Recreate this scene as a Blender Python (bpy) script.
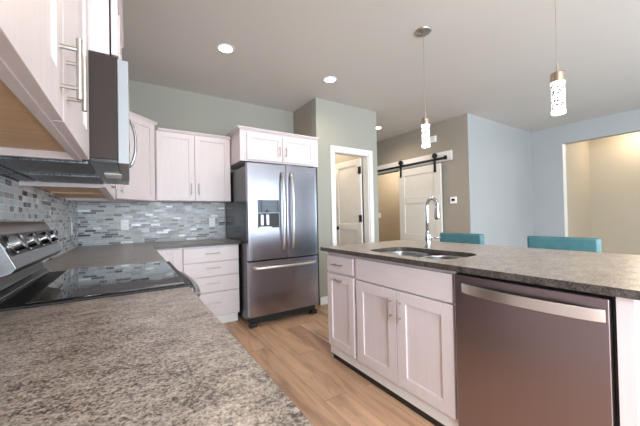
import bpy, bmesh, math, random
from mathutils import Vector, Matrix
random.seed(7)
C = bpy.context.scene.collection
for o in list(bpy.data.objects): bpy.data.objects.remove(o)
SC = bpy.context.scene

# ------------------------------------------------------------------ camera
def make_camera():
    cd = bpy.data.cameras.new('camera'); cam = bpy.data.objects.new('camera', cd); C.objects.link(cam)
    cd.sensor_width = 36; cd.lens = 293.2*36/640; cd.clip_start = .02; cd.clip_end = 100
    y, p, r = [math.radians(a) for a in (32.944, .767, -1.194)]
    F = Vector((math.sin(y)*math.cos(p), math.cos(y)*math.cos(p), math.sin(p)))
    R0 = Vector((math.cos(y), -math.sin(y), 0)); U0 = R0.cross(F)
    R = R0*math.cos(r)+U0*math.sin(r); U = -R0*math.sin(r)+U0*math.cos(r)
    M = Matrix((R, U, -F)).transposed().to_4x4(); M.translation = Vector((0, 0, 1.168))
    cam.matrix_world = M; SC.camera = cam
make_camera()

# ------------------------------------------------------------------ light
SC.view_settings.view_transform = 'Standard'; SC.view_settings.look = 'None'
SC.view_settings.gamma = 1; SC.view_settings.exposure = 0.95
w = bpy.data.worlds.new('sky'); SC.world = w; w.use_nodes = True
w.node_tree.nodes['Background'].inputs[0].default_value = (.72, .86, 1, 1)
w.node_tree.nodes['Background'].inputs[1].default_value = 1.0
def area(name, loc, rot, sx, sy, power, col):
    l = bpy.data.lights.new(name, 'AREA'); l.shape = 'RECTANGLE'; l.size = sx; l.size_y = sy
    l.energy = power; l.color = col
    o = bpy.data.objects.new(name, l); C.objects.link(o); o.location = loc; o.rotation_euler = rot
    return o
R90 = math.pi/2
REAR = -4.6; WXL = -.463
DAY = (.77, .895, 1.0)
for x, e in ((.55, 85), (2.35, 55), (4.2, 48)):      # daylight through the three rear windows
    area('daylight_rear', (x, REAR-.02, 1.22), (R90, 0, 0), 1.5, 2.3, e, DAY)
area('daylight_side', (6.80, -2.1, 1.4), (R90, 0, R90), 1.6, 2.0, 62, DAY)
area('fill_left', (WXL-.04, -2.9, 1.55), (R90, 0, -R90), 2.2, 1.6, 220, DAY)  # fill light added behind the camera for faces turned left

# ------------------------------------------------------------------ materials
def srgb(r, g, b):
    f = lambda c: (c/255/12.92) if c/255 <= .04045 else ((c/255+.055)/1.055)**2.4
    return (f(r), f(g), f(b), 1)
class NT:
    def __init__(s, name):
        s.m = bpy.data.materials.new(name); s.m.use_nodes = True; s.t = s.m.node_tree
        s.b = s.t.nodes['Principled BSDF']
    def n(s, typ, **k):
        x = s.t.nodes.new(typ)
        for a, v in k.items(): setattr(x, a, v)
        return x
    def l(s, a, b): s.t.links.new(a, b)
    def val(s, op, a, b=None, c=None):
        x = s.n('ShaderNodeMath', operation=op)
        for i, v in enumerate((a, b, c)):
            if v is None: continue
            if isinstance(v, (int, float)): x.inputs[i].default_value = v
            else: s.l(v, x.inputs[i])
        return x.outputs[0]
    def ramp(s, fac, stops, interp='LINEAR'):
        x = s.n('ShaderNodeValToRGB'); x.color_ramp.interpolation = interp
        e = x.color_ramp.elements
        while len(e) < len(stops): e.new(.5)
        for i, (p, c) in enumerate(stops): e[i].position = p; e[i].color = c
        s.l(fac, x.inputs[0]); return x.outputs[0]
def mat(name, col, rough=.5, metal=0, amt=.04, scale=(8, 8, 8), bump=0, coat=0, spec=.5, aniso=None):
    k = NT(name); b = k.b
    b.inputs['Roughness'].default_value = rough; b.inputs['Metallic'].default_value = metal
    b.inputs['Specular IOR Level'].default_value = spec; b.inputs['Coat Weight'].default_value = coat
    tc = k.n('ShaderNodeTexCoord'); mp = k.n('ShaderNodeMapping'); mp.inputs['Scale'].default_value = scale
    k.l(tc.outputs['Object'], mp.inputs['Vector'])
    no = k.n('ShaderNodeTexNoise'); no.inputs['Scale'].default_value = 1; no.inputs['Detail'].default_value = 4
    k.l(mp.outputs[0], no.inputs['Vector'])
    lo = tuple(max(0, c*(1-amt*2)) for c in col[:3])+(1,); hi = tuple(min(1, c*(1+amt*2)) for c in col[:3])+(1,)
    k.l(k.ramp(no.outputs[0], [(.3, lo), (.7, hi)]), b.inputs['Base Color'])
    if bump:
        bp = k.n('ShaderNodeBump'); bp.inputs['Strength'].default_value = bump; bp.inputs['Distance'].default_value = .002
        k.l(no.outputs[0], bp.inputs['Height']); k.l(bp.outputs[0], b.inputs['Normal'])
    return k.m
def emis(name, col, strength):
    k = NT(name); k.b.inputs['Base Color'].default_value = col
    k.b.inputs['Emission Color'].default_value = col; k.b.inputs['Emission Strength'].default_value = strength
    return k.m
M = {}
M['wall'] = mat('grey_green_paint', srgb(160, 158, 147), .75, amt=.012, scale=(1.5, 1.5, 1.5))
M['wall_warmlit'] = mat('wall_paint_warm_light', srgb(160, 150, 137), .75, amt=.012, scale=(1.5, 1.5, 1.5))  # same wall paint with warm light and shade tinted into its colour
M['wall_beige'] = mat('beige_paint', srgb(180, 168, 148), .75, amt=.012, scale=(1.5, 1.5, 1.5))
M['wall_white'] = mat('pale_paint', srgb(166, 167, 167), .75, amt=.012, scale=(1.5, 1.5, 1.5))
M['ceiling'] = mat('ceiling_paint', srgb(210, 207, 202), .85, amt=.012, scale=(1, 1, 1))
M['trim'] = mat('white_trim_paint', srgb(232, 230, 226), .4, amt=.01)
M['doorpaint'] = mat('white_door_paint', srgb(226, 222, 214), .4, amt=.01)
M['cab'] = mat('whitewashed_maple', srgb(219, 208, 209), .42, amt=.014, scale=(55, 55, 3))
M['cabh'] = mat('whitewashed_maple_rail', srgb(219, 208, 209), .42, amt=.014, scale=(5, 5, 55))
M['cabdark'] = mat('cabinet_gap', srgb(120, 110, 104), .6)
M['ply'] = mat('maple_plywood', srgb(214, 178, 138), .5, amt=.06, scale=(4, 40, 4))
M['steel'] = mat('stainless_steel', srgb(176, 176, 178), .28, 1, amt=.03, scale=(3, 3, 160))
M['bsteel'] = mat('black_stainless_steel', srgb(158, 157, 166), .2, 1, amt=.01, scale=(180, 180, 2))
M['riser'] = mat('dark_polished_riser', srgb(96, 94, 92), .15, .9, amt=.05)
M['panelsteel'] = mat('smoked_stainless', srgb(140, 139, 140), .25, 1, amt=.02, scale=(3, 3, 100))
M['dwsteel'] = mat('dark_brown_stainless', srgb(152, 141, 146), .34, 1, amt=.008, scale=(150, 150, 2))
M['nickel'] = mat('brushed_nickel', srgb(190, 184, 176), .3, 1, amt=.02)
M['chrome'] = mat('polished_chrome', srgb(205, 206, 208), .08, 1, amt=.01)
M['satin'] = mat('satin_bright_steel', srgb(222, 220, 216), .3, 1, amt=.01)
M['copper'] = mat('warm_nickel_cap', srgb(190, 168, 152), .3, 1, amt=.02)
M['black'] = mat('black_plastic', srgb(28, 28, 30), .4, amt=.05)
M['blackmetal'] = mat('matte_black_metal', srgb(30, 28, 28), .45, .3, amt=.05)
M['darkgrey'] = mat('dark_grey_enamel', srgb(46, 44, 45), .2, amt=.05)
M['microside'] = mat('dark_brown_enamel', srgb(60, 50, 46), .55, amt=.04, spec=.25)
M['glass_black'] = mat('black_ceramic_glass', srgb(14, 14, 15), .02, 0, amt=.05, coat=1, spec=1)
M['silverpaint'] = mat('silver_paint', srgb(164, 168, 171), .5, .2, amt=.01)
M['teal'] = mat('teal_leatherette', srgb(68, 110, 116), .42, amt=.06, scale=(14, 14, 14), bump=.3)
M['darkwood'] = mat('dark_stained_wood', srgb(62, 48, 42), .45, amt=.1, scale=(30, 30, 3))
M['plastic'] = mat('white_plastic', srgb(248, 248, 246), .35, amt=.01)
M['lens'] = emis('lamp_lens', (1, .93, .82, 1), 14)
M['mirrorglass'] = mat('dispenser_glass', srgb(40, 42, 46), .05, .6, amt=.05)
M['grille'] = mat('filter_mesh', srgb(120, 122, 126), .4, .8, amt=.35, scale=(120, 120, 120))

def granite(name, dark=1.0):
    k = NT(name); b = k.b; b.inputs['Roughness'].default_value = .30; b.inputs['Specular IOR Level'].default_value = 1.0
    tc = k.n('ShaderNodeTexCoord')
    def noise(scale, det, rg=.6, stretch=(1, 1, 1), typ='ShaderNodeTexNoise'):
        mp = k.n('ShaderNodeMapping'); mp.inputs['Scale'].default_value = stretch
        mp.inputs['Rotation'].default_value = (0, 0, .5)
        k.l(tc.outputs['Object'], mp.inputs['Vector'])
        x = k.n(typ); x.inputs['Scale'].default_value = scale
        if typ == 'ShaderNodeTexNoise':
            x.inputs['Detail'].default_value = det; x.inputs['Roughness'].default_value = rg
        k.l(mp.outputs[0], x.inputs['Vector']); return x
    big = noise(14, 4, .65, (1, 1.8, 1)); fine = noise(260, 2, .6); mid = noise(95, 3, .7, (1, 1.25, 1))
    s = k.val('ADD', k.val('MULTIPLY', fine.outputs[0], .42), k.val('MULTIPLY', mid.outputs[0], .34))
    s = k.val('ADD', s, k.val('MULTIPLY', big.outputs[0], .24))
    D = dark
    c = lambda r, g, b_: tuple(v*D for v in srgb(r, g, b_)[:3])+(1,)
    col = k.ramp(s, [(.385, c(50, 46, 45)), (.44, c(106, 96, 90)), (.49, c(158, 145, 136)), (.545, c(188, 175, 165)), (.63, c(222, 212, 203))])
    k.l(col, b.inputs['Base Color'])
    return k.m
M['granite'] = granite('brown_grey_granite', .80)
M['granite_edge'] = granite('shaded_granite_edge', .20)  # darker copy of the same granite; shade painted into the edge colour
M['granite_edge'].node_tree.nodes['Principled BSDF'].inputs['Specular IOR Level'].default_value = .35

def woodfloor():
    k = NT('oak_plank_floor'); b = k.b; b.inputs['Roughness'].default_value = .38
    tc = k.n('ShaderNodeTexCoord'); sp = k.n('ShaderNodeSeparateXYZ'); k.l(tc.outputs['Object'], sp.inputs[0])
    x, y = sp.outputs[0], sp.outputs[1]
    pw, pl = .17, 1.25
    row = k.val('FLOOR', k.val('DIVIDE', x, pw))
    wr = k.n('ShaderNodeTexWhiteNoise', noise_dimensions='1D'); k.l(row, wr.inputs['W'])
    yy = k.val('ADD', k.val('DIVIDE', y, pl), k.val('MULTIPLY', wr.outputs['Value'], 7.3))
    colm = k.val('FLOOR', yy)
    cb = k.n('ShaderNodeCombineXYZ'); k.l(row, cb.inputs[0]); k.l(colm, cb.inputs[1])
    wn = k.n('ShaderNodeTexWhiteNoise', noise_dimensions='2D'); k.l(cb.outputs[0], wn.inputs['Vector'])
    base = k.ramp(wn.outputs['Value'], [(0, srgb(186, 148, 120)), (.35, srgb(212, 176, 144)), (.7, srgb(200, 160, 128)), (1, srgb(224, 190, 160))])
    # grain
    ad = k.n('ShaderNodeVectorMath', operation='ADD'); k.l(tc.outputs['Object'], ad.inputs[0])
    sc = k.n('ShaderNodeVectorMath', operation='SCALE'); k.l(wn.outputs['Color'], sc.inputs[0]); sc.inputs['Scale'].default_value = 9
    k.l(sc.outputs[0], ad.inputs[1])
    mp = k.n('ShaderNodeMapping'); mp.inputs['Scale'].default_value = (14, 1.6, 1); k.l(ad.outputs[0], mp.inputs['Vector'])
    no = k.n('ShaderNodeTexNoise'); no.inputs['Scale'].default_value = 1; no.inputs['Detail'].default_value = 6; no.inputs['Roughness'].default_value = .65
    no.inputs['Distortion'].default_value = 1.2
    k.l(mp.outputs[0], no.inputs['Vector'])
    g = k.ramp(no.outputs[0], [(.3, (.62, .56, .52, 1)), (.5, (.95, .94, .93, 1)), (.75, (1.12, 1.1, 1.08, 1))])
    mx = k.n('ShaderNodeMix', data_type='RGBA', blend_type='MULTIPLY'); mx.inputs[0].default_value = 1
    k.l(base, mx.inputs[6]); k.l(g, mx.inputs[7])
    n2 = k.n('ShaderNodeTexNoise'); n2.inputs['Scale'].default_value = 1; n2.inputs['Detail'].default_value = 3
    mp2 = k.n('ShaderNodeMapping'); mp2.inputs['Scale'].default_value = (11, 1.6, 1); k.l(ad.outputs[0], mp2.inputs['Vector']); k.l(mp2.outputs[0], n2.inputs['Vector'])
    m3 = k.n('ShaderNodeMix', data_type='RGBA'); k.l(k.ramp(n2.outputs[0], [(.52, (0, 0, 0, 1)), (.72, (.6, .6, .6, 1))]), m3.inputs[0])
    k.l(mx.outputs[2], m3.inputs[6]); m3.inputs[7].default_value = srgb(140, 112, 94); mx = m3
    fx = k.val('FRACT', k.val('DIVIDE', x, pw)); fy = k.val('FRACT', yy)
    gap = k.val('MAXIMUM', k.val('LESS_THAN', fx, .012), k.val('LESS_THAN', fy, .0022))
    m2 = k.n('ShaderNodeMix', data_type='RGBA'); k.l(gap, m2.inputs[0]); k.l(mx.outputs[2], m2.inputs[6]); m2.inputs[7].default_value = srgb(108, 78, 58)
    k.l(m2.outputs[2], b.inputs['Base Color'])
    return k.m
M['floor'] = woodfloor()
M['bounce_panel'] = mat('blue_grey_bounce_panel', srgb(112, 117, 124), .95, amt=.08, scale=(90, 90, 90), bump=.5)  # colour of the added floor sheet

def mosaic(name, axis, pitch, wmin, wvar, seed=0, stops=None, gzw=.09, gaw=.0024, gc=195):
    k = NT(name); b = k.b
    tc = k.n('ShaderNodeTexCoord'); sp = k.n('ShaderNodeSeparateXYZ'); k.l(tc.outputs['Object'], sp.inputs[0])
    a, z = sp.outputs[axis], sp.outputs[2]
    zr = k.val('DIVIDE', z, pitch); row = k.val('FLOOR', zr)
    w1 = k.n('ShaderNodeTexWhiteNoise', noise_dimensions='1D'); k.l(k.val('ADD', row, seed+.37), w1.inputs['W'])
    w2 = k.n('ShaderNodeTexWhiteNoise', noise_dimensions='1D'); k.l(k.val('ADD', row, seed+91.7), w2.inputs['W'])
    wid = k.val('MULTIPLY_ADD', w2.outputs['Value'], wvar, wmin)
    ar = k.val('ADD', k.val('DIVIDE', k.val('ADD', a, 10), wid), k.val('MULTIPLY', w1.outputs['Value'], 5.1))
    col = k.val('FLOOR', ar); fa = k.val('FRACT', ar); fz = k.val('FRACT', zr)
    # some tiles split in two
    cb = k.n('ShaderNodeCombineXYZ'); k.l(row, cb.inputs[0]); k.l(col, cb.inputs[1]); cb.inputs[2].default_value = seed
    wn = k.n('ShaderNodeTexWhiteNoise', noise_dimensions='3D'); k.l(cb.outputs[0], wn.inputs['Vector'])
    tile = k.ramp(wn.outputs['Value'], stops, 'CONSTANT')
    sc = k.n('ShaderNodeSeparateColor'); k.l(wn.outputs['Color'], sc.inputs[0])
    # marbled cloud inside each stone
    no = k.n('ShaderNodeTexNoise'); no.inputs['Scale'].default_value = 60; no.inputs['Detail'].default_value = 4
    k.l(tc.outputs['Object'], no.inputs['Vector'])
    g = k.ramp(no.outputs[0], [(.3, (.88, .88, .88, 1)), (.7, (1.08, 1.08, 1.08, 1))])
    mx = k.n('ShaderNodeMix', data_type='RGBA', blend_type='MULTIPLY'); mx.inputs[0].default_value = 1
    k.l(tile, mx.inputs[6]); k.l(g, mx.inputs[7])
    gz = k.val('LESS_THAN', fz, gzw); ga = k.val('LESS_THAN', k.val('MULTIPLY', fa, wid), gaw)
    gap = k.val('MAXIMUM', gz, ga)
    m2 = k.n('ShaderNodeMix', data_type='RGBA'); k.l(gap, m2.inputs[0]); k.l(mx.outputs[2], m2.inputs[6]); m2.inputs[7].default_value = srgb(gc, gc, gc-4)
    k.l(m2.outputs[2], b.inputs['Base Color'])
    glossy = k.val('GREATER_THAN', sc.outputs[0], .6)
    k.l(k.val('MAXIMUM', k.val('MULTIPLY_ADD', glossy, -.24, .46), k.val('MULTIPLY', gap, .8)), b.inputs['Roughness'])
    bp = k.n('ShaderNodeBump'); bp.inputs['Strength'].default_value = .5; bp.inputs['Distance'].default_value = .002
    k.l(k.val('SUBTRACT', 1, gap), bp.inputs['Height']); k.l(bp.outputs[0], b.inputs['Normal'])
    return k.m
ST = [(0, srgb(200, 202, 204)), (.20, srgb(180, 183, 187)), (.38, srgb(196, 196, 196)), (.54, srgb(164, 163, 166)),
      (.67, srgb(188, 194, 202)), (.76, srgb(116, 110, 113)), (.86, srgb(250, 251, 252)), (.90, srgb(58, 53, 56))]
M['tile_back'] = mosaic('grey_linear_mosaic_back', 0, .0235, .06, .08, 3, ST, .12, .003, 222)
M['tile_left'] = mosaic('grey_linear_mosaic_left', 1, .0290, .055, .05, 11, ST, .13, .0036, 225)

def bubble_glass():
    k = NT('bubbled_lit_glass'); b = k.b
    tc = k.n('ShaderNodeTexCoord'); v = k.n('ShaderNodeTexVoronoi'); v.inputs['Scale'].default_value = 62
    k.l(tc.outputs['Object'], v.inputs['Vector'])
    c = k.ramp(v.outputs['Distance'], [(.32, (.06, .06, .06, 1)), (.50, (1, .99, .97, 1))])
    k.l(c, b.inputs['Base Color']); k.l(c, b.inputs['Emission Color']); b.inputs['Emission Strength'].default_value = .5
    b.inputs['Roughness'].default_value = .1
    return k.m
M['bubble'] = bubble_glass()
M['lampglow'] = emis('lamp_glass_rim', (1, .99, .97, 1), 3.2)

# ------------------------------------------------------------------ mesh helpers
def tag(o, label, cat, group=None, kind=None):
    if label: o['label'] = label
    if cat: o['category'] = cat
    if group: o['group'] = group
    if kind: o['kind'] = kind
    return o
def thing(name, label, cat, loc, group=None):
    o = bpy.data.objects.new(name, None); C.objects.link(o); o.location = loc; o.empty_display_size = .1
    return tag(o, label, cat, group)
def wloc(o):
    v = Vector((0, 0, 0))
    while o: v += Vector(o.location); o = o.parent
    return v
def build(name, bm, m, parent=None, bevel=0, smooth=False, label=None, segs=2, loc=None):
    bmesh.ops.recalc_face_normals(bm, faces=bm.faces)
    off = wloc(parent) if parent else Vector(loc or (0, 0, 0))
    for v in bm.verts: v.co -= off
    me = bpy.data.meshes.new(name); bm.to_mesh(me); bm.free()
    o = bpy.data.objects.new(name, me); C.objects.link(o); me.materials.append(M[m])
    if parent: o.parent = parent
    elif loc: o.location = loc
    if smooth:
        for p in me.polygons: p.use_smooth = True
    if bevel:
        b = o.modifiers.new('bevel', 'BEVEL'); b.width = bevel; b.segments = segs; b.limit_method = 'ANGLE'; b.angle_limit = .7
        for p in me.polygons: p.use_smooth = True
        wn = o.modifiers.new('wn', 'WEIGHTED_NORMAL'); wn.keep_sharp = True
    if label: o['label'] = label
    return o
def nb(): return bmesh.new()
def box(bm, x0, x1, y0, y1, z0, z1):
    P = [bm.verts.new((x, y, z)) for x in (x0, x1) for y in (y0, y1) for z in (z0, z1)]
    for f in ((0, 1, 3, 2), (4, 6, 7, 5), (0, 4, 5, 1), (2, 3, 7, 6), (0, 2, 6, 4), (1, 5, 7, 3)):
        bm.faces.new([P[i] for i in f])
    return bm
def B(*a): return box(nb(), *a)
class Fr:
    """local frame on a cabinet face: a along the face, n outwards, z up"""
    def __init__(s, o, da, dn): s.o = Vector(o); s.da = Vector(da).normalized(); s.dn = Vector(dn).normalized()
    def p(s, a, n, z): return s.o+s.da*a+s.dn*n+Vector((0, 0, z))
    def box(s, bm, a0, a1, n0, n1, z0, z1):
        P = [bm.verts.new(s.p(a, n, z)) for a in (a0, a1) for n in (n0, n1) for z in (z0, z1)]
        for f in ((0, 1, 3, 2), (4, 6, 7, 5), (0, 4, 5, 1), (2, 3, 7, 6), (0, 2, 6, 4), (1, 5, 7, 3)):
            bm.faces.new([P[i] for i in f])
        return bm
def prism(bm, pts, d):
    """closed outline (list of Vector) extruded by vector d"""
    a = [bm.verts.new(p) for p in pts]; b = [bm.verts.new(Vector(p)+Vector(d)) for p in pts]
    bm.faces.new(a); bm.faces.new(list(reversed(b)))
    n = len(pts)
    for i in range(n): bm.faces.new((a[i], a[(i+1) % n], b[(i+1) % n], b[i]))
    return bm
def tube(bm, pts, r, n=12, caps=True, flat=None):
    pts = [Vector(p) for p in pts]; rs = r if isinstance(r, (list, tuple)) else [r]*len(pts)
    prev = None; rings = []
    t0 = (pts[1]-pts[0]).normalized()
    up = Vector((0, 0, 1)) if abs(t0.z) < .9 else Vector((1, 0, 0))
    u = t0.cross(up).normalized()
    for i, p in enumerate(pts):
        t = (pts[min(i+1, len(pts)-1)]-pts[max(i-1, 0)]).normalized()
        u = (u-t*u.dot(t)).normalized(); v = t.cross(u)
        fu, fv = flat if flat else (1, 1)
        rings.append([bm.verts.new(p+u*(math.cos(2*math.pi*k/n)*rs[i]*fu)+v*(math.sin(2*math.pi*k/n)*rs[i]*fv)) for k in range(n)])
    for a, b in zip(rings, rings[1:]):
        for k in range(n): bm.faces.new((a[k], a[(k+1) % n], b[(k+1) % n], b[k]))
    if caps: bm.faces.new(rings[0]); bm.faces.new(list(reversed(rings[-1])))
    return bm
def lathe(bm, c, prof, n=32):
    """prof: (radius, z) pairs, around the vertical at c; closed when the first and last radius are 0"""
    rings = []
    for r, z in prof:
        if r < 1e-6: rings.append([bm.verts.new((c[0], c[1], c[2]+z))])
        else: rings.append([bm.verts.new((c[0]+r*math.cos(2*math.pi*k/n), c[1]+r*math.sin(2*math.pi*k/n), c[2]+z)) for k in range(n)])
    for a, b in zip(rings, rings[1:]):
        for k in range(n):
            k2 = (k+1) % n
            if len(a) == 1 and len(b) == 1: continue
            if len(a) == 1: bm.faces.new((a[0], b[k], b[k2]))
            elif len(b) == 1: bm.faces.new((a[k], a[k2], b[0]))
            else: bm.faces.new((a[k], a[k2], b[k2], b[k]))
    return bm
def rounded(x0, x1, y0, y1, r, n=6):
    P = []
    for cx, cy, a0 in ((x1-r, y1-r, 0), (x0+r, y1-r, 90), (x0+r, y0+r, 180), (x1-r, y0+r, 270)):
        for i in range(n+1):
            a = math.radians(a0+90*i/n); P.append((cx+r*math.cos(a), cy+r*math.sin(a)))
    return P
def struct(name, bm, m, parent=None, bevel=0, label=None):
    o = build(name, bm, m, parent, bevel, label=label)
    if not parent: o['kind'] = 'structure'
    return o
def dup(o, loc, label=None, parent=None):
    c = o.copy(); C.objects.link(c); c.parent = parent
    if parent is None: c.location = loc
    if label: c['label'] = label
    for ch in list(o.children): dup(ch, None, None, c)
    return c

# ------------------------------------------------------------------ room shell
WX, BY, CZ = -.463, 3.934, 2.77       # left wall, back wall, ceiling
RX = 6.75
struct('floor', B(WX-.1, 9.6, REAR-.3, 6.4, -.1, 0), 'floor')
struct('floor_bounce_panel', B(3.35, RX-.02, REAR+.02, 1.9, .0005, .012), 'bounce_panel')  # added unseen sheet, cools and darkens light bounced to the ceiling
struct('ceiling', B(WX-.1, 9.6, REAR-.3, 6.4, CZ, CZ+.1), 'ceiling')
bm = nb(); box(bm, WX-.1, WX, -1.75, BY+.1, 0, CZ); box(bm, WX-.1, WX, REAR-.1, -4.05, 0, CZ); box(bm, WX-.1, WX, -4.05, -1.75, 0, .7); box(bm, WX-.1, WX, -4.05, -1.75, 2.4, CZ)
struct('wall_left', bm, 'wall')
bm = nb()
for a in ((-4.05, -3.99, .7, 2.4), (-1.81, -1.75, .7, 2.4), (-3.99, -1.81, .7, .76), (-3.99, -1.81, 2.34, 2.4), (-2.93, -2.87, .76, 2.34)):
    box(bm, WX-.02, WX+.02, a[0], a[1], a[2], a[3])
struct('window_5', bm, 'trim')  # unseen window added to light the island front
struct('wall_back', B(WX, 2.10, BY, BY+.1, 0, CZ), 'wall')
PX0, PX1, PY = 2.10, 3.20, 3.29
struct('wall_pantry_left', B(PX0, PX0+.1, PY+.11, 5.1, 0, CZ), 'wall_warmlit')
struct('wall_pantry_right', B(PX1-.1, PX1, PY+.11, 6.3, 0, CZ), 'wall')
struct('wall_pantry_back', B(PX0+.1, PX1-.1, 5.0, 5.1, 0, CZ), 'wall_white')
DX0, DX1, DZ = 2.385, 3.02, 2.08
bm = nb(); box(bm, PX0, DX0, PY, PY+.11, 0, CZ); box(bm, DX1, PX1, PY, PY+.11, 0, CZ); box(bm, DX0, DX1, PY, PY+.11, DZ, CZ)
struct('wall_pantry_front', bm, 'wall')
# hall wall carrying the sliding door
HX = 4.52; HY = 2.61
bm = nb(); box(bm, HX, HX+.11, HY+.001, 4.02, 0, CZ); box(bm, HX, HX+.11, 5.02, 6.3, 0, CZ); box(bm, HX, HX+.11, 4.02, 5.02, 2.06, CZ)
struct('wall_hall', bm, 'wall_warmlit')
struct('wall_hall_end', B(PX1, HX, 6.2, 6.3, 0, CZ), 'wall_warmlit')
bm = nb(); box(bm, HX, RX, HY-.008, HY, 0, CZ); box(bm, HX+.1105, RX+.12, HY+.0005, HY+.11, 0, CZ)
struct('wall_jog', bm, 'wall_white')
struct('wall_closet', B(5.75, 5.85, HY+.11, 6.3, 0, CZ), 'wall_beige')
struct('wall_closet_end', B(HX+.11, 5.75, 6.2, 6.3, 0, CZ), 'wall_beige')
# right wall with a wide cased opening and a side window
OY0, OY1, OZ = -1.2, 2.10, 2.43
bm = nb(); box(bm, RX, RX+.12, OY1, HY, 0, CZ); box(bm, RX, RX+.12, OY0, OY1, OZ, CZ); box(bm, RX, RX+.12, REAR, -2.95, 0, CZ)
box(bm, RX, RX+.12, -2.95, -1.25, 0, .35); box(bm, RX, RX+.12, -2.95, -1.25, 2.45, CZ); box(bm, RX, RX+.12, -1.25, OY0, 0, CZ)
struct('wall_right', bm, 'wall_white')
struct('wall_nook_far', B(8.25, 8.35, -2.6, OY1+.1, 0, CZ), 'wall_beige')
struct('wall_nook_side', B(RX+.12, 8.25, OY1, OY1+.1, 0, CZ), 'wall_beige')
struct('wall_nook_near', B(RX+.12, 8.25, OY0-.1, OY0, 0, CZ), 'wall_beige')
# rear wall with three tall windows
bm = nb(); xs = [WX, -.2, 1.3, 1.6, 3.1, 3.45, 4.95, RX+.12]
for i in range(0, 7, 2): box(bm, xs[i], xs[i+1], REAR-.1, REAR, 0, CZ)
for i in (1, 3, 5): box(bm, xs[i], xs[i+1], REAR-.1, REAR, 0, .06); box(bm, xs[i], xs[i+1], REAR-.1, REAR, 2.4, CZ)
struct('wall_rear', bm, 'wall')
for k, i in enumerate((1, 3, 5)):
    x0, x1 = xs[i], xs[i+1]; bm = nb()
    for a in ((x0, x0+.06, .06, 2.4), (x1-.06, x1, .06, 2.4), (x0+.06, x1-.06, .06, .12), (x0+.06, x1-.06, 2.34, 2.4), ((x0+x1)/2-.02, (x0+x1)/2+.02, .12, 2.34), (x0+.06, x1-.06, 1.3, 1.34)):
        box(bm, a[0], a[1], REAR-.012, REAR+.02, a[2], a[3])
    struct('window_%d' % (k+1), bm, 'trim')
bm = nb()
for a in ((-2.95, -2.89, .35, 2.45), (-1.31, -1.25, .35, 2.45), (-2.89, -1.31, .35, .41), (-2.89, -1.31, 2.39, 2.45), (-2.13, -2.07, .41, 2.39)):
    box(bm, RX-.02, RX+.02, a[0], a[1], a[2], a[3])
struct('window_4', bm, 'trim')
# jamb bead of the opening, baseboards
struct('trim_1', B(RX-.006, RX+.126, OY1-.012, OY1-.001, 0, OZ), 'trim')
def baseb(name, *a): struct(name, B(*a), 'trim', bevel=.003)
baseb('baseboard_pantry', PX0+.002, DX0-.075, PY-.014, PY-.001, 0, .10)
baseb('baseboard_pantry_right', DX1+.075, PX1-.001, PY-.014, PY-.001, 0, .10)
baseb('baseboard_hall', HX-.014, HX-.001, HY-.02, 4.0, 0, .10)
baseb('baseboard_jog', HX, RX-.001, HY-.022, HY-.009, 0, .10)
baseb('baseboard_right', RX-.014, RX-.001, OY1, HY-.02, 0, .10)
# pantry door casing
bm = nb(); cw = .07
for a in ((DX0-cw, DX0, 0, DZ+cw), (DX1, DX1+cw, 0, DZ+cw), (DX0, DX1, DZ, DZ+cw)): box(bm, a[0], a[1], PY-.018, PY-.001, a[2], a[3])
for a in ((DX0, DX0+.015, 0, DZ), (DX1-.015, DX1, 0, DZ), (DX0+.015, DX1-.015, DZ-.015, DZ)): box(bm, a[0], a[1], PY, PY+.11, a[2], a[3])
struct('trim_2', bm, 'trim')

# shaker style leaf: frame boards around recessed panels
def shaker(fr, a0, a1, z0, z1, t=.02, st=.06, rec=.010, rails=(), rail=None, n0=0.):
    bm = nb(); rail = rail or st
    fr.box(bm, a0+st*.7, a1-st*.7, n0+.002, n0+t-rec, z0+st*.7, z1-st*.7)
    fr.box(bm, a0, a0+st, n0, n0+t, z0, z1); fr.box(bm, a1-st, a1, n0, n0+t, z0, z1)
    fr.box(bm, a0+st, a1-st, n0, n0+t, z0, z0+rail); fr.box(bm, a0+st, a1-st, n0, n0+t, z1-rail, z1)
    for z in rails: fr.box(bm, a0+st, a1-st, n0, n0+t, z-rail/2, z+rail/2)
    return bm
def slab(fr, a0, a1, z0, z1, t=.02): return fr.box(nb(), a0, a1, 0, t, z0, z1)
def pull(parent, fr, a, z, L=.13, vert=True, n=.02, r=.0055, off=.03, m='nickel', name='handle'):
    bm = nb()
    if vert: e = [(a, z-L/2), (a, z+L/2)]; s = [(a, z-L*.32), (a, z+L*.32)]
    else: e = [(a-L/2, z), (a+L/2, z)]; s = [(a-L*.32, z), (a+L*.32, z)]
    tube(bm, [fr.p(e[0][0], n+off, e[0][1]), fr.p(e[1][0], n+off, e[1][1])], r)
    for q in s: tube(bm, [fr.p(q[0], n-.001, q[1]), fr.p(q[0], n+off, q[1])], r*.8, 8)
    return build(name, bm, m, parent, smooth=False)

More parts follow.
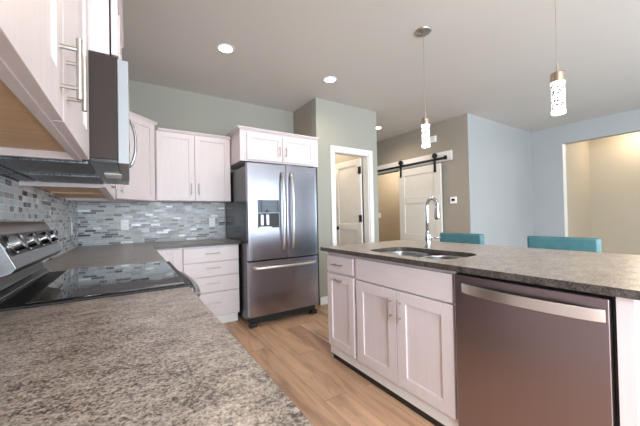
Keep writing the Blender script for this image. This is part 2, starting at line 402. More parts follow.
# pantry door leaf swung into the pantry
hinge = Vector((DX1-.03, PY+.115, 0)); ang = math.radians(94)
da = Vector((math.cos(ang), math.sin(ang), 0)); dn = Vector((-da.y, da.x, 0))     # dn faces left
fr = Fr(hinge, da, dn)
bm = shaker(fr, .005, .625, .012, 2.055, t=.035, st=.10, rails=(1.0,), rail=.10, rec=.012)
d1 = struct('door_1', bm, 'doorpaint', bevel=.003)
for z in (.25, 1.13, 1.87):
    bm = nb(); fr.box(bm, -.010, .05, .036, .041, z-.055, z+.055); tube(bm, [fr.p(-.008, .046, z-.055), fr.p(-.008, .046, z+.055)], .012, 8)
    build('hinge', bm, 'blackmetal', d1)
bm = nb(); tube(bm, [fr.p(.56, .035, .975), fr.p(.56, .043, .975)], .032, 20); tube(bm, [fr.p(.56, .043, .975), fr.p(.56, .075, .975), fr.p(.56, .083, .975), fr.p(.56, .10, .975), fr.p(.56, .105, .975)], [.012, .012, .026, .027, .012], 20)
build('door_knob', bm, 'blackmetal', d1)

# ------------------------------------------------------------------ sliding barn door on its track
fb = Fr((HX, 0, 0), (0, 1, 0), (-1, 0, 0))
bd = thing('barn_door', 'white panelled sliding barn door hanging from the black rail', 'door', (HX-.05, 3.6, 0))
build('door_leaf', shaker(fb, 3.065, 3.985, .02, 2.045, t=.038, st=.13, rails=(1.45, .75), rail=.13, rec=.014, n0=.035), 'doorpaint', bd, bevel=.003)
for y in (3.165, 3.925):
    bm = nb(); fb.box(bm, y-.022, y+.022, .075, .082, 1.90, 2.17)
    tube(bm, [fb.p(y, .062, 2.185), fb.p(y, .092, 2.185)], .045, 20)
    h = build('hanger_strap', bm, 'blackmetal', bd, label='black strap hanger with roller wheel')
tr = thing('barn_door_track', 'black steel sliding rail screwed to a white header board above the barn door', 'rail', (HX-.02, 3.9, 2.16))
bm = nb(); fb.box(bm, 2.88, 5.15, .001, .020, 2.075, 2.24); build('header_board', bm, 'trim', tr, bevel=.002)
bm = nb(); fb.box(bm, 2.94, 5.10, .058, .066, 2.10, 2.14)
for y in (3.02, 3.6, 4.2, 4.8): tube(bm, [fb.p(y, .02, 2.12), fb.p(y, .06, 2.12)], .012, 10)
build('rail', bm, 'blackmetal', tr)
bm = nb(); fb.box(bm, 2.95, 2.985, .050, .082, 2.09, 2.155); build('end_stop', bm, 'blackmetal', tr)

# wall devices
def plate(name, label, cat, fr, a, z, w, h, kind):
    t = thing(name, label, cat, fr.p(a, 0, z))
    build('cover_plate', fr.box(nb(), a-w/2, a+w/2, .0012, .007, z-h/2, z+h/2), 'plastic', t, bevel=.002)
    if kind == 'outlet':
        for dz in (-.02, .02):
            bm = nb(); fr.box(bm, a-.017, a+.017, .007, .009, z+dz-.014, z+dz+.014)
            s = build('socket', bm, 'plastic', t)
            bm = nb()
            for q in (-.006, .006): fr.box(bm, a+q-.001, a+q+.001, .009, .0095, z+dz-.006, z+dz+.005)
            build('slot', bm, 'black', s)
    elif kind == 'switch':
        build('rocker', fr.box(nb(), a-.016, a+.016, .007, .010, z-.033, z+.033), 'plastic', t, bevel=.001)
    elif kind == 'thermostat':
        build('screen', fr.box(nb(), a-w*.28, a+w*.28, .022, .0235, z-.018, z+.018), 'black', t)
    return t
fB = Fr((0, BY-.008, 0), (1, 0, 0), (0, -1, 0)); fL = Fr((WX+.008, 0, 0), (0, 1, 0), (1, 0, 0))
plate('outlet', 'white outlet plate on back tiles left of the drawers, under the corner cabinet', 'outlet', fB, -.05, 1.125, .075, .118, 'outlet')
plate('outlet', 'white outlet plate on back tiles nearest the refrigerator', 'outlet', fB, .885, 1.13, .075, .118, 'outlet')
plate('outlet', 'white outlet plate on left tiled wall beyond the range', 'outlet', fL, 3.52, 1.11, .075, .118, 'outlet')
fC = Fr((5.75, 0, 0), (0, 1, 0), (-1, 0, 0))
plate('light_switch', 'white light switch inside the opening beside the barn door', 'switch', fC, 5.86, 1.18, .10, .14, 'switch')
t = thing('thermostat', 'small square white thermostat on hall wall right of the barn door', 'thermostat', (HX, 2.88, 1.40))
build('case', fb.box(nb(), 2.82, 2.93, .001, .022, 1.345, 1.455), 'plastic', t, bevel=.004)
build('screen', fb.box(nb(), 2.845, 2.905, .022, .0235, 1.385, 1.425), 'darkgrey', t)
t = thing('door_chime', 'small white box mounted high on the hall wall above the barn door', 'chime', (HX, 3.24, 2.49))
build('case', fb.box(nb(), 3.17, 3.33, .001, .035, 2.44, 2.55), 'plastic', t, bevel=.005)
build('grille', fb.box(nb(), 3.20, 3.30, .035, .037, 2.46, 2.53), 'trim', t)

# ------------------------------------------------------------------ backsplash
bs = B(WX+.008, 1.045, BY-.008, BY-.0005, .915, 1.379)
o = build('backsplash', bs, 'tile_back'); tag(o, 'grey linear mosaic tile backsplash on the back wall beside the refrigerator', 'backsplash')
bs = B(WX+.0005, WX+.008, -1.4, BY-.0085, .915, 1.368)
o = build('backsplash', bs, 'tile_left'); tag(o, 'grey linear mosaic tile backsplash on the left wall behind the range', 'backsplash')

# ------------------------------------------------------------------ base cabinets
RY0, RY1 = 1.225, 1.985              # range
CB = .882                            # underside of the granite
fl = Fr((.150, 0, 0), (0, 1, 0), (1, 0, 0))       # faces +X
fbk = Fr((0, 3.325, 0), (1, 0, 0), (0, -1, 0))    # faces -Y
def carcass(t, x0, x1, y0, y1, toe):
    bm = nb(); box(bm, x0, x1, y0, y1, .105, CB-.001)
    build('body', bm, 'cab', t)
    build('toe_kick', B(*toe), 'trim', t)
ld = .0
for i, (y0, y1, lb) in enumerate(((-1.30, -.06, 'white base cabinet behind the camera under the long granite counter'), (-.055, 1.215, 'white base cabinet directly under the near granite counter beside the range'))):
    t = thing('base_cabinet', lb, 'cabinet', (-.15, (y0+y1)/2, 0))
    carcass(t, WX+.002, .148, y0, y1, (WX+.05, .08, y0+.01, y1-.01, 0, .104))
    n = 2; w_ = (y1-y0)/n
    for k in range(n):
        d = build('drawer', slab(fl, y0+k*w_+.004, y0+(k+1)*w_-.004, .72, .868), 'cab', t, bevel=.002); pull(d, fl, y0+(k+.5)*w_, .79, vert=False)
        d = build('door', shaker(fl, y0+k*w_+.004, y0+(k+1)*w_-.004, .12, .705), 'cab', t, bevel=.0015); pull(d, fl, y0+(1 if k == 0 else 1)*w_+(-.04 if k == 0 else .04), .60)
t = thing('base_cabinet', 'white base cabinet on the left wall just past the range', 'cabinet', (-.15, 2.6, 0))
carcass(t, WX+.002, .148, 1.995, 3.285, (WX+.05, .08, 2.0, 3.26, 0, .104))
d = build('drawer', slab(fl, 2.0, 2.70, .72, .868), 'cab', t, bevel=.002); pull(d, fl, 2.35, .79, vert=False)
d = build('door', shaker(fl, 2.0, 2.70, .12, .705), 'cab', t, bevel=.0015); pull(d, fl, 2.66, .60)
# back run: corner cabinet then drawer base
t = thing('corner_base_cabinet', 'white corner base cabinet with narrow panelled door left of the drawers', 'cabinet', (.0, 3.6, 0))
carcass(t, WX+.002, .448, 3.327, BY-.002, (WX+.05, .44, 3.39, BY-.01, 0, .104))
d = build('door', shaker(fbk, .175, .412, .12, .868, st=.05), 'cab', t, bevel=.0015); pull(d, fbk, .20, .76)
t = thing('drawer_base_cabinet', 'white base cabinet with four drawers beside the refrigerator', 'cabinet', (.74, 3.6, 0))
carcass(t, .45, 1.035, 3.327, BY-.002, (.455, 1.03, 3.375, BY-.01, 0, .104))
for z0, z1 in ((.714, .862), (.557, .704), (.386, .547), (.128, .376)):
    d = build('drawer', slab(fbk, .458, 1.030, z0, z1), 'cabh', t, bevel=.002)
    pull(d, fbk, .745, (z0+z1)/2+.012, L=.15, vert=False)

# countertops
def counter(name, label, outline, z0=CB, z1=.914, hole=None, bevel=.003):
    bm = nb(); loops = [outline]+([hole] if hole else [])
    es = []
    for lp in loops:
        vs = [bm.verts.new((x, y, z1)) for x, y in lp]
        es += [bm.edges.new((vs[i], vs[(i+1) % len(vs)])) for i in range(len(vs))]
    bmesh.ops.triangle_fill(bm, edges=es, use_beauty=True)
    r = bmesh.ops.extrude_face_region(bm, geom=bm.faces[:])
    for v in r['geom']:
        if isinstance(v, bmesh.types.BMVert): v.co.z = z0
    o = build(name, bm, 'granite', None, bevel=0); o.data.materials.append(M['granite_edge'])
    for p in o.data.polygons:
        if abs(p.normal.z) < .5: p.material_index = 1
    return tag(o, label, 'countertop')
CX = .185
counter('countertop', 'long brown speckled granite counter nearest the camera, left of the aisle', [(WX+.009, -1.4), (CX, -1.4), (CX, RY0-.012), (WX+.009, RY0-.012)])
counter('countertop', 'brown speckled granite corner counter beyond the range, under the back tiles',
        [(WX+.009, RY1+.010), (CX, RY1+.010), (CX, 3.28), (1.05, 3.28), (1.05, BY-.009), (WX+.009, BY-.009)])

# ------------------------------------------------------------------ range
t = thing('range', 'stainless electric range with black glass cooktop and rear knob panel', 'stove', (-.12, 1.6, 0))
build('body', B(WX+.03, .165, RY0+.002, RY1-.002, .04, .895), 'darkgrey', t)
bm = nb(); box(bm, WX+.03, .197, RY0, RY1, .897, .920); build('cooktop_frame', bm, 'blackmetal', t, bevel=.003)
bm = nb(); box(bm, -.27, .175, RY0+.012, RY1-.012, .9203, .925)
ck = build('cooktop_glass', bm, 'glass_black', t, bevel=.002)
for (x, y, r) in ((-.16, 1.42, .075), (-.16, 1.80, .095), (.06, 1.42, .105), (.06, 1.80, .075)):
    bm = nb(); vs = []
    for rr in (r-.002, r): vs.append([bm.verts.new((x+rr*math.cos(k*math.pi/24), y+rr*math.sin(k*math.pi/24), .9253)) for k in range(48)])
    for k in range(48): bm.faces.new((vs[0][k], vs[0][(k+1) % 48], vs[1][(k+1) % 48], vs[1][k]))
    build('burner_ring', bm, 'darkgrey', ck)
# back control panel (profile swept along the wall)
prof = [(-.455, .998), (-.345, .998), (-.300, 1.014), (-.288, 1.030), (-.343, 1.158), (-.354, 1.174), (-.455, 1.178)]
bm = nb(); prism(bm, [Vector((x, RY0+.02, z)) for x, z in prof], (0, RY1-RY0-.05, 0))
gd = build('control_panel', bm, 'panelsteel', t, bevel=.003)
bm = nb(); prism(bm, [Vector((x, RY0+.03, z)) for x, z in ((-.455, .9205), (-.335, .9205), (-.338, .935), (-.358, .950), (-.365, .9975), (-.455, .9975))], (0, RY1-RY0-.07, 0))
build('panel_riser', bm, 'riser', t, bevel=.002, label='dark recessed riser between glass and knob panel')
fk = Fr((0, 0, 0), (0, 1, 0), (1, 0, 0))
sl = (-.288+.343)/(1.030-1.158)     # lean of the panel face
def face_x(z): return -.288+(z-1.030)*sl
bm = nb(); zz = (1.068, 1.134)  # black band paints in the shadow between the knobs
prism(bm, [Vector((face_x(zz[0])+.0006, RY0+.035, zz[0])), Vector((face_x(zz[0])+.003, RY0+.035, zz[0])), Vector((face_x(zz[1])+.003, RY0+.035, zz[1])), Vector((face_x(zz[1])+.0006, RY0+.035, zz[1]))], (0, RY1-RY0-.10, 0))
build('knob_shade_band', bm, 'black', gd, label='black band standing in for knob sides and shadow')
nrm = Vector((1, 0, -sl)).normalized()
for y in (1.30, 1.45, 1.64, 1.79):
    z = 1.10; p = Vector((face_x(z)+.003, y, z)); bm = nb()
    tube(bm, [p, p+nrm*.006, p+nrm*.007, p+nrm*.030, p+nrm*.033], [.031, .031, .026, .025, .020], 24)
    k = build('knob', bm, 'chrome', gd)
    bm = nb(); c = p+nrm*.0335; box(bm, c.x-.002, c.x+.004, c.y-.0035, c.y+.0035, c.z-.018, c.z+.018); build('pointer', bm, 'black', k)
od = build('oven_door', B(.168, .200, RY0+.01, RY1-.01, .26, .885), 'steel', t, bevel=.004)
build('oven_window', B(.2004, .203, RY0+.12, RY1-.12, .42, .72), 'glass_black', od)
bm = nb(); pts = []
for i in range(17):
    a = i/16; pts.append((.203+.050*math.sin(math.pi*a)**.4, RY0+.03+(RY1-RY0-.06)*a, .858))
tube(bm, pts, .013, 12); build('oven_handle', bm, 'steel', od, smooth=True)
dr = build('storage_drawer', B(.168, .198, RY0+.01, RY1-.01, .06, .25), 'steel', t, bevel=.004)
for y in (RY0+.05, RY1-.05):
    for x in (-.38, .1): build('foot', tube(nb(), [(x, y, 0), (x, y, .04)], .018), 'black', t)

# ------------------------------------------------------------------ upper cabinets
UZ0, UZ1 = 1.37, 2.145
FX = -.132                           # front of the carcass, doors add 20 mm
fu = Fr((FX, 0, 0), (0, 1, 0), (1, 0, 0))
def upper_box(t, x0, x1, y0, y1, z0, z1, m='cab'):
    """side panels, top, back, and a plywood floor set up behind a light rail"""
    bm = nb()
    box(bm, x0, x1, y0, y0+.018, z0, z1); box(bm, x0, x1, y1-.018, y1, z0, z1); box(bm, x0, x1, y0+.018, y1-.018, z1-.018, z1)
    box(bm, x0, x0+.012, y0+.018, y1-.018, z0+.022, z1-.018); box(bm, x1-.018, x1, y0+.018, y1-.018, z0, z0+.04); box(bm, x1-.018, x1, y0+.018, y1-.018, z1-.05, z1-.018)
    build('body', bm, m, t)
    bm = nb(); box(bm, x0+.012, x1-.018, y0+.018, y1-.018, z0+.022, z0+.034); box(bm, x0+.012, x1-.018, (y0+y1)/2-.01, (y0+y1)/2+.01, z0+.012, z0+.022)
    build('underside', bm, 'ply', t, label='bare maple plywood bottom panel')
def crown(t, fr, a0, a1, z, name='crown_moulding', ends=(0, 0)):
    bm = nb(); pr = [(.002, -.003), (.022, -.003), (.024, .004), (.031, .011), (.036, .014), (.036, .022), (.002, .022)]
    A = [bm.verts.new(fr.p(a0-(n*ends[0]), n, z+h)) for n, h in pr]; Bv = [bm.verts.new(fr.p(a1+(n*ends[1]), n, z+h)) for n, h in pr]
    bm.faces.new(A); bm.faces.new(list(reversed(Bv)))
    for i in range(len(pr)): j = (i+1) % len(pr); bm.faces.new((A[i], A[j], Bv[j], Bv[i]))
    return build(name, bm, 'cab', t)
t = thing('wall_cabinet', 'large white wall cabinet nearest the camera, left of the microwave', 'cabinet', (-.3, .6, UZ0))
upper_box(t, WX+.002, FX, -.05, 1.243, UZ0, UZ1)
for a0, a1, h in ((-.045, .365, None), (.371, .782, .75), (.788, 1.236, .822)):
    d = build('door', shaker(fu, a0, a1, UZ0+.004, UZ1-.004, rail=.085, rec=.008), 'cab', t, bevel=.0015)
    if h: pull(d, fu, h, 1.474, L=.122)
crown(t, fu, -.05, 1.243, UZ1-.002)
t = thing('wall_cabinet', 'white wall cabinet directly above the microwave', 'cabinet', (-.3, 1.6, 1.76))
MX = -.055; fm = Fr((MX, 0, 0), (0, 1, 0), (1, 0, 0))
bm = nb(); box(bm, WX+.002, MX, 1.250, 1.990, 1.752, UZ1); build('body', bm, 'cab', t)
d = build('door', shaker(fm, 1.253, 1.617, 1.756, UZ1-.004, n0=.005), 'cab', t, bevel=.0015); pull(d, fm, 1.57, 1.82, L=.09)
d = build('door', shaker(fm, 1.623, 1.987, 1.756, UZ1-.004, n0=.005), 'cab', t, bevel=.0015); pull(d, fm, 1.64, 1.82, L=.09)
crown(t, fm, 1.250, 1.990, UZ1-.002)
t = thing('wall_cabinet', 'white wall cabinet on the left wall between microwave and corner cabinet', 'cabinet', (-.3, 2.6, UZ0))
upper_box(t, WX+.0095, FX, 1.994, 3.238, 1.352, UZ1)
for a0, a1, h in ((1.999, 2.613, 2.57), (2.619, 3.233, 2.66)):
    d = build('door', shaker(fu, a0, a1, 1.356, UZ1-.004), 'cab', t, bevel=.0015); pull(d, fu, h, 1.46)
crown(t, fu, 1.994, 3.238, UZ1-.002)
# diagonal corner cabinet, a little taller
t = thing('corner_wall_cabinet', 'taller diagonal white wall cabinet in the back left corner', 'cabinet', (-.2, 3.6, UZ0))
CZ1 = 2.20
out = [(WX+.002, 3.242), (FX, 3.242), (.232, 3.606), (.232, BY-.002), (WX+.002, BY-.002)]
bm = nb(); prism(bm, [Vector((x, y, UZ0+.004)) for x, y in out], (0, 0, CZ1-UZ0-.004)); build('body', bm, 'cab', t)
dd = Vector((.232-FX, 3.606-3.242, 0)); L = dd.length; fd = Fr((FX, 3.242, 0), dd, (dd.y, -dd.x, 0))
d = build('door', shaker(fd, .028, L-.028, UZ0+.008, CZ1-.006), 'cab', t, bevel=.0015); pull(d, fd, .07, 1.49)
crown(t, fd, .0, L, CZ1-.002, ends=(-.2, .2))
# back wall pair
fu2 = Fr((0, 3.605, 0), (1, 0, 0), (0, -1, 0))
t = thing('wall_cabinet', 'white two-door wall cabinet on the back wall above the outlets', 'cabinet', (.63, 3.75, UZ0+.01))
bm = nb(); box(bm, .236, 1.038, 3.605, BY-.002, 1.380, UZ1); build('body', bm, 'cab', t)
for a0, a1, h in ((.245, .625, .588), (.631, 1.024, .668)):
    d = build('door', shaker(fu2, a0, a1, 1.384, UZ1-.01), 'cab', t, bevel=.0015); pull(d, fu2, h, 1.515)
crown(t, fu2, .262, 1.038, UZ1-.002)
# above the refrigerator
ff = Fr((0, 3.25, 0), (1, 0, 0), (0, -1, 0))
t = thing('refrigerator_cabinet', 'deep white two-door cabinet above the refrigerator', 'cabinet', (1.57, 3.6, 1.83))
bm = nb(); box(bm, 1.048, 2.092, 3.25, BY-.002, 1.825, 2.185); build('body', bm, 'cab', t)
for a0, a1, h in ((1.125, 1.563, 1.525), (1.571, 2.022, 1.61)):
    d = build('door', shaker(ff, a0, a1, 1.842, 2.150, st=.055), 'cabh', t, bevel=.0015); pull(d, ff, h, 1.965, L=.12)
crown(t, ff, 1.048, 2.092, 2.185, ends=(1, 0))
fs = Fr((1.048, 0, 0), (0, 1, 0), (-1, 0, 0)); crown(t, fs, 3.25, BY-.003, 2.185, name='crown_return', ends=(1, 0))

# ------------------------------------------------------------------ microwave
t = thing('microwave', 'over-the-range microwave with dark side panel and curved handle', 'microwave', (-.24, 1.6, 1.38))
build('body', B(WX+.01, -.034, 1.250, 1.988, 1.385, 1.748), 'microside', t, bevel=.002)
dv = build('door', B(-.0335, .0, 1.252, 1.80, 1.372, 1.744), 'silverpaint', t, bevel=.003)
build('control_panel', B(-.0335, -.002, 1.803, 1.986, 1.372, 1.744), 'steel', t, bevel=.003)
build('window', B(.0003, .002, 1.30, 1.70, 1.43, 1.69), 'glass_black', dv)
bm = nb(); pts = []
for i in range(15):
    a = i/14; pts.append((-.002+.030*math.sin(math.pi*a)**.6, 1.74, 1.435+.24*a))
tube(bm, pts, .007, 10); build('handle', bm, 'bsteel', dv, smooth=True)
bm = nb(); box(bm, WX+.012, -.035, 1.254, 1.984, 1.374, 1.3845); build('underside', bm, 'darkgrey', t, label='dark grey vented underside')
bm = nb()
for y0, y1 in ((1.28, 1.55), (1.66, 1.95)):
    box(bm, -.36, -.12, y0, y1, 1.368, 1.3735)
build('grease_filter', bm, 'grille', t)
build('lamp_cover', B(-.09, -.03, 1.54, 1.68, 1.369, 1.3735), 'plastic', t)
bm = nb(); box(bm, WX+.03, WX+.08, 1.26, 1.95, 1.3715, 1.3735)
for i in range(14): box(bm, WX+.03, WX+.08, 1.26+i*.05, 1.285+i*.05, 1.368, 1.3735)
build('vent_grille', bm, 'grille', t)

# ------------------------------------------------------------------ refrigerator
FX0, FX1, FY = 1.045, 1.905, 3.01
t = thing('refrigerator', 'dark stainless french-door refrigerator with water dispenser in the left door', 'refrigerator', (1.475, 3.45, 0))
build('case', B(FX0+.012, FX1-.012, FY+.075, BY-.03, .05, 1.745), 'darkgrey', t, bevel=.004)
MXF = 1.498
def bowed(x0, x1, z0, z1, y=FY, th=.065, bow=.004, full=None):
    bm = nb(); n = 10; A = []
    X0, X1 = full or (x0, x1)
    for i in range(n+1):
        x = x0+(x1-x0)*i/n; s = (x-X0)/(X1-X0)*2-1
        A.append((x, y-bow*(1-s*s)))
    outl = [Vector((x, yy, z0)) for x, yy in A]+[Vector((x1, y+th, z0)), Vector((x0, y+th, z0))]
    prism(bm, outl, (0, 0, z1-z0)); return bm
bm = bowed(FX0, MXF-.003, .715, 1.765, full=(FX0, FX1))
dl = build('left_door', bm, 'bsteel', t, bevel=.004)
bm = bowed(MXF+.003, FX1, .715, 1.765, full=(FX0, FX1))
drr = build('right_door', bm, 'bsteel', t, bevel=.004)
fz = build('freezer_drawer', bowed(FX0, FX1, .115, .700), 'bsteel', t, bevel=.004)
def vbar(parent, x, z0, z1):
    bm = nb(); pts = []
    for i in range(21):
        a = i/20; pts.append((x, FY-.006-.062*math.sin(math.pi*a)**.4, z0+(z1-z0)*a))
    tube(bm, pts, .014, 12, flat=(1, .8)); return build('handle', bm, 'satin', parent, smooth=True, label='long bright curved bar handle')
vbar(dl, MXF-.058, .80, 1.68); vbar(drr, MXF+.058, .80, 1.68)
bm = nb(); pts = []
for i in range(25):
    a = i/24; pts.append((FX0+.04+(FX1-FX0-.08)*a, FY-.004-.064*math.sin(math.pi*a)**.4, .635))
tube(bm, pts, .015, 12, flat=(1, 1)); build('handle', bm, 'satin', fz, smooth=True, label='long bright horizontal bar handle')
yd = FY-.009
dp = build('water_dispenser', B(1.145, 1.402, yd, yd+.008, 1.055, 1.370), 'steel', dl, bevel=.002, label='dispenser with glossy screen above black recess')
build('dispenser_screen', B(1.150, 1.397, yd-.0025, yd-.0003, 1.225, 1.365), 'mirrorglass', dp)
build('dispenser_recess', B(1.150, 1.397, yd-.002, yd-.0003, 1.062, 1.222), 'black', dp)
bm = nb(); box(bm, 1.180, 1.212, yd-.010, yd-.0025, 1.09, 1.205); box(bm, 1.245, 1.277, yd-.010, yd-.0025, 1.09, 1.205)
build('dispenser_paddle', bm, 'bsteel', dp, bevel=.002)
build('drip_tray', B(1.16, 1.30, yd-.016, yd-.0025, 1.064, 1.076), 'steel', dp)
bm = nb(); x = 1.765
for i, w_ in enumerate((.014, .006, .004, .008, .005, .009, .006, .004, .007)): # tiny raised badge letters
    box(bm, x, x+w_*.75, FY-.0075, FY-.0045, 1.695, 1.695+(.016 if i == 0 else .011)); x += w_+.001
build('badge', bm, 'chrome', drr)
for x in (FX0+.05, FX1-.05): build('hinge_cap', B(x-.035, x+.035, FY+.02, FY+.13, 1.766, 1.782), 'black', t, bevel=.003)
build('base_grille', B(FX0+.02, FX1-.02, FY+.05, FY+.10, .035, .108), 'black', t)
for x in (FX0+.05, FX1-.05):
    bm = nb(); box(bm, x-.04, x+.04, FY+.02, FY+.09, .0, .05); build('foot', bm, 'black', t, bevel=.008)
for x in (FX0+.05, FX1-.05): build('foot', tube(nb(), [(x, BY-.12, 0), (x, BY-.12, .05)], .02), 'black', t)

# ------------------------------------------------------------------ island
IX, IB, IY0, IY1 = 1.392, 2.05, .245, 2.035
fi = Fr((IX-.001, 0, 0), (0, 1, 0), (-1, 0, 0))
def island_unit(name, label, y0, y1):
    t = thing(name, label, 'cabinet', ((IX+IB)/2, (y0+y1)/2, 0))
    return t
t = island_unit('island_drawer_cabinet', 'narrow island cabinet with one drawer over a door, far end of the island', 1.672, IY1)
build('body', B(IX, IB, 1.672, IY1, .10, CB-.001), 'cab', t); build('toe_kick', B(IX+.008, IB-.06, 1.672, IY1, .040, .099), 'trim', t); build('painted_base_shadow', B(IX+.014, IB-.06, 1.672, IY1-.03, 0, .0395), 'black', t)  # black block under the toe kick paints in the shadow gap
d = build('drawer', slab(fi, 1.690, 2.024, .727, .852), 'cabh', t, bevel=.002); pull(d, fi, 1.857, .79, L=.13, vert=False)
d = build('door', shaker(fi, 1.690, 2.024, .125, .708), 'cab', t, bevel=.0015); pull(d, fi, 1.857, .67, L=.13, vert=False)
t = island_unit('sink_cabinet', 'wide two-door island cabinet under the sink', .884, 1.670)
bm = nb()
box(bm, IX, IX+.018, .884, 1.670, .10, CB-.001); box(bm, IX+.018, IB, .884, .902, .10, CB-.001); box(bm, IX+.018, IB, 1.652, 1.670, .10, CB-.001)
box(bm, IX+.018, IB, .902, 1.652, .10, .118); box(bm, IB-.018, IB, .902, 1.652, .118, CB-.001)
build('body', bm, 'cab', t); build('toe_kick', B(IX+.008, IB-.06, .884, 1.670, .040, .099), 'trim', t); build('painted_base_shadow', B(IX+.014, IB-.06, .884, 1.670, 0, .0395), 'black', t)  # black strip at the floor again stands in for shadow
build('false_front', slab(fi, .895, 1.655, .714, .862), 'cabh', t, bevel=.002)
d = build('door', shaker(fi, 1.281, 1.655, .125, .704, st=.07), 'cab', t, bevel=.0015); pull(d, fi, 1.315, .587, L=.14)
d = build('door', shaker(fi, .895, 1.274, .125, .704, st=.07), 'cab', t, bevel=.0015); pull(d, fi, 1.240, .587, L=.14)
# dishwasher
t = thing('dishwasher', 'dark brown stainless dishwasher with bright bowed handle in the island', 'dishwasher', (1.7, .585, 0))
build('tub', B(IX+.005, IB-.03, .298, .880, .10, CB-.006), 'black', t)
build('kick_plate', B(IX+.05, IX+.07, .30, .878, .0, .098), 'black', t)
dw = build('door', B(IX-.035, IX+.003, .308, .872, .105, .868), 'dwsteel', t, bevel=.004)
bm = nb(); n = 16; y0, y1 = .318, .836; A = []
for i in range(n+1):
    a = i/n; A.append((IX-.036-.040*math.sin(math.pi*a)**.6, y0+(y1-y0)*a))
for i in range(n):
    (xa, ya), (xb, yb) = A[i], A[i+1]
    P = [bm.verts.new(v) for v in ((xa, ya, .786), (xb, yb, .786), (xb, yb, .830), (xa, ya, .830), (xa+.010, ya, .786), (xb+.010, yb, .786), (xb+.010, yb, .830), (xa+.010, ya, .830))]
    for f in ((0, 1, 2, 3), (7, 6, 5, 4), (3, 2, 6, 7), (4, 5, 1, 0)): bm.faces.new([P[j] for j in f])
    if i == 0: bm.faces.new((P[0], P[3], P[7], P[4]))
    if i == n-1: bm.faces.new((P[1], P[5], P[6], P[2]))
bmesh.ops.remove_doubles(bm, verts=bm.verts, dist=1e-5)
build('handle', bm, 'satin', dw, bevel=.002, label='wide bright bowed handle')
# end panel and back panel of the island
t = thing('island_end_panel', 'pale island end panel at the right edge, beside the dishwasher', 'panel', (1.7, .27, 0))
build('filler_strip', B(IX-.022, IX+.02, .250, .294, .0, CB-.001), 'cab', t, bevel=.001)
build('side_panel', B(IX+.0205, IB, .250, .294, .0, CB-.001), 'cab', t)
t = thing('island_back_panel', 'pale panel closing the seating side of the island behind the cabinets', 'panel', (IB+.01, 1.1, 0))
build('panel', B(IB+.001, IB+.02, .250, IY1, .0, CB-.001), 'cab', t)
for y in (.35, 1.14, 1.92):
    bm = nb(); prism(bm, [Vector((IB+.021, y, CB-.001)), Vector((IB+.24, y, CB-.001)), Vector((IB+.24, y, CB-.05)), Vector((IB+.021, y, CB-.30))], (0, .04, 0)); build('corbel', bm, 'cab', t)
# island top with the sink cut-out
hole = []
hx0, hx1, hy0, hy1 = 1.452, 1.850, .985, 1.655
hole = rounded(hx0, hx1, hy0, hy1, .11, 8)
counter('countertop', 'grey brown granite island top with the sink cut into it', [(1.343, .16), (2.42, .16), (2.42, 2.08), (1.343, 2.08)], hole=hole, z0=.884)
t = thing('sink', 'undermount double-bowl stainless sink in the island top', 'sink', (1.65, 1.32, .66))
def bowl(x0, x1, y0, y1, zt, zb):
    bm = nb(); loops = []
    for g, z, r in ((.006, zt, .10), (0, zt, .10), (0, zt-.01, .10), (.005, zb+.03, .09), (.03, zb, .07)):
        loops.append([bm.verts.new((x, y, z)) for x, y in rounded(x0+g if z < zt else x0-g, x1-g if z < zt else x1+g, y0+g if z < zt else y0-g, y1-g if z < zt else y1+g, min(r, (y1-y0)/2-.04), 6)])
    for a, b in zip(loops, loops[1:]):
        for i in range(len(a)): j = (i+1) % len(a); bm.faces.new((a[i], a[j], b[j], b[i]))
    bm.faces.new(loops[-1]); return bm
for y0, y1 in ((1.335, 1.645), (.995, 1.305)):
    bw = build('bowl', bowl(1.460, 1.842, y0, y1, .8815, .70), 'sinksteel' if 'sinksteel' in M else 'steel', t, smooth=True)
    build('drain', lathe(nb(), (1.65, (y0+y1)/2, .701), [(0, 0), (.025, .0), (.03, .004), (.045, .004), (.045, 0)]), 'chrome', bw)

# faucet
fp = (1.93, 1.455)
t = thing('faucet', 'tall chrome gooseneck faucet with pull-down spray head at the sink', 'faucet', (fp[0], fp[1], .914))
build('base', lathe(nb(), (fp[0], fp[1], .9145), [(0, 0), (.030, 0), (.030, .006), (.024, .012), (.022, .06), (.023, .10), (.018, .115), (0, .115)]), 'chrome', t, smooth=True)
dirv = Vector((-.15, -.99, 0)).normalized(); Rr = .052
pts = [Vector((fp[0], fp[1], 1.025)), Vector((fp[0], fp[1], 1.12)), Vector((fp[0], fp[1], 1.235))]
for i in range(1, 15):
    a = math.pi*i/14; pts.append(Vector((fp[0], fp[1], 1.235))+dirv*(Rr-Rr*math.cos(a))+Vector((0, 0, Rr*math.sin(a)*1.05)))
build('gooseneck', tube(nb(), pts, .0135, 14), 'chrome', t, smooth=True)
e = pts[-1]
build('spray_head', tube(nb(), [e+Vector((0, 0, .004)), e-Vector((0, 0, .02)), e-Vector((0, 0, .022)), e-Vector((0, 0, .09)), e-Vector((0, 0, .105))], [.0135, .0135, .016, .021, .017], 16), 'chrome', t, smooth=False)
h0 = Vector((fp[0], fp[1], .985))
hd = Vector((-.1, -.99, 0)).normalized()
build('lever', tube(nb(), [h0+hd*.018, h0+hd*.035, h0+hd*.037, h0+hd*.085+Vector((0, 0, .006)), h0+hd*.12+Vector((0, 0, .012))], [.014, .014, .007, .006, .005], 12), 'chrome', t)

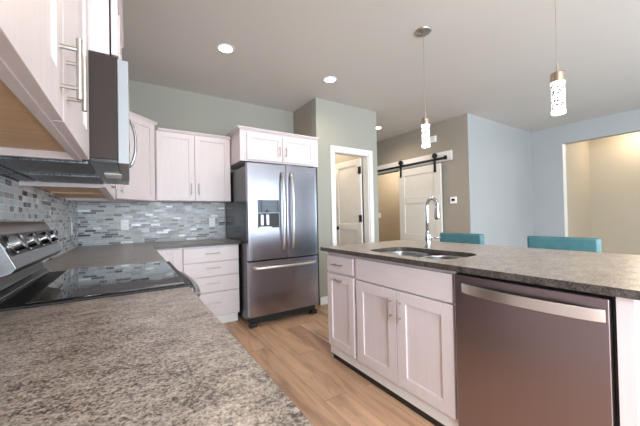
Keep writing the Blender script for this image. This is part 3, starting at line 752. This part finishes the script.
# ------------------------------------------------------------------ bar stools
def stool(y, label):
    t = thing('bar_stool', label, 'stool', (2.62, y, 0), 'teal bar stools at the island')
    bm = nb(); P = rounded(2.76, 2.83, y-.225, y+.225, .022, 4)
    for x, yy in P: pass
    prism(bm, [Vector((x, yy, .70)) for x, yy in P], (0, 0, .275)); build('backrest', bm, 'teal', t, bevel=.014, segs=3)
    bm = nb(); P = rounded(2.40, 2.755, y-.215, y+.215, .04, 4)
    prism(bm, [Vector((x, yy, .60)) for x, yy in P], (0, 0, .09)); build('seat', bm, 'teal', t, bevel=.018, segs=3)
    build('seat_frame', B(2.42, 2.80, y-.20, y+.20, .565, .599), 'darkwood', t)
    for x in (2.43, 2.78):
        for s in (-1, 1):
            bm = nb(); tube(bm, [(x+(.02 if x > 2.6 else -.02), y+s*.205, 0), (x, y+s*.18, .564)], [.022, .030], 4); build('leg', bm, 'darkwood', t)
    for s in (-1, 1): build('stretcher', tube(nb(), [(2.425, y+s*.195, .22), (2.80, y+s*.195, .22)], .012, 8), 'darkwood', t)
    build('back_support', B(2.765, 2.80, y-.15, y+.15, .60, .699), 'darkwood', t)
stool(1.715, 'teal leatherette bar stool behind the faucet, farther from the camera')
stool(.892, 'teal leatherette bar stool at the right, nearer the camera')

# ------------------------------------------------------------------ lamps
def lamp(name, loc, power, col, size=.12, spot=True, cone=1.75):
    l = bpy.data.lights.new(name, 'SPOT' if spot else 'POINT'); l.energy = power; l.color = col; l.shadow_soft_size = size
    if spot: l.spot_size = cone; l.spot_blend = .7
    o = bpy.data.objects.new(name, l); C.objects.link(o); o.location = loc; return o
WARM = (1, .84, .66)
cans = [(.77, 2.76, 'recessed ceiling light nearest the left wall, above the range aisle', 11), (1.975, 2.775, 'recessed ceiling light above the refrigerator front', 13),
        (3.80, 3.88, 'small recessed ceiling light in the hall in front of the barn door', 30),
        (.95, .55, 'added unseen recessed light over the aisle beside the camera', 24), (.80, -1.4, 'added unseen recessed light over the floor behind the camera', 120),  # both added out of frame to raise the bounce light
        (2.6, -1.7, 'added unseen recessed light behind the near end of the island', 50)]  # also added out of view as extra fill
first = None
for ci, (x, y, lb, pw) in enumerate(cans):
    if first is None:
        t = thing('recessed_light', lb, 'ceiling light', (x, y, CZ), 'recessed ceiling lights')
        build('trim_ring', lathe(nb(), (x, y, CZ), [(.060, -.002), (.060, -.006), (.078, -.005), (.080, -.001), (.078, -.0005)]), 'plastic', t, smooth=True)
        build('lens', lathe(nb(), (x, y, CZ), [(0, -.004), (.059, -.004), (.059, -.001), (0, -.001)]), 'lens', t)
        first = t
    else: dup(first, (x, y, CZ), lb)
    lamp('can_lamp', (x, y, CZ-.02), pw, (1, .82, .64), cone=2.85 if ci < 3 else 1.75)
def pendant(x, y, lb, src=None):
    if src: o = dup(src, (x, y, CZ), lb)
    else:
        o = t = thing('pendant_light', lb, 'pendant light', (x, y, CZ), 'pendant lights over the island')
        build('canopy', lathe(nb(), (x, y, CZ), [(0, -.03), (.012, -.03), (.02, -.020), (.062, -.012), (.070, -.004), (.070, -.0005), (0, -.0005)]), 'nickel', t, smooth=True)
        build('cord', tube(nb(), [(x, y, CZ-.03), (x, y, 2.06)], .0018, 6), 'nickel', t)
        build('stem', tube(nb(), [(x, y, 2.06), (x, y, 2.003)], .006, 8), 'nickel', t)
        build('cap', lathe(nb(), (x, y, 0), [(0, 2.003), (.031, 2.003), (.034, 1.999), (.034, 1.948), (0, 1.948)]), 'copper', t)
        g = build('glass_shade', lathe(nb(), (x, y, 0), [(0, 1.9475), (.030, 1.9475), (.034, 1.943), (.034, 1.766), (.031, 1.760), (0, 1.760)]), 'bubble', t, smooth=False, label='bubbled clear glass cylinder, lit')
        build('glass_edge', lathe(nb(), (x, y, 0), [(.0342, 1.946), (.0352, 1.943), (.0352, 1.937), (.0342, 1.934)]), 'lampglow', g)
        build('glass_edge', lathe(nb(), (x, y, 0), [(.0342, 1.775), (.0352, 1.772), (.0352, 1.761), (.033, 1.757)]), 'lampglow', g)
    lamp('pendant_lamp', (x, y, 1.72), 6, (1, .93, .85), .04, spot=True)
    return o
p = pendant(2.165, 1.625, 'glass cylinder pendant light over the far half of the island')
pendant(2.165, .685, 'glass cylinder pendant light nearer the camera, over the right half of the island', p)
# lights in the rooms behind the openings
lamp('pantry_fill', (2.62, 4.1, 2.6), 16, WARM, .1, spot=False)  # added light to brighten the pantry interior
lamp('closet_lamp', (5.0, 5.2, 2.3), 20, (1, .9, .78), .1, spot=False)
lamp('nook_lamp', (7.85, 1.3, 2.58), 11, WARM, .1, spot=False)
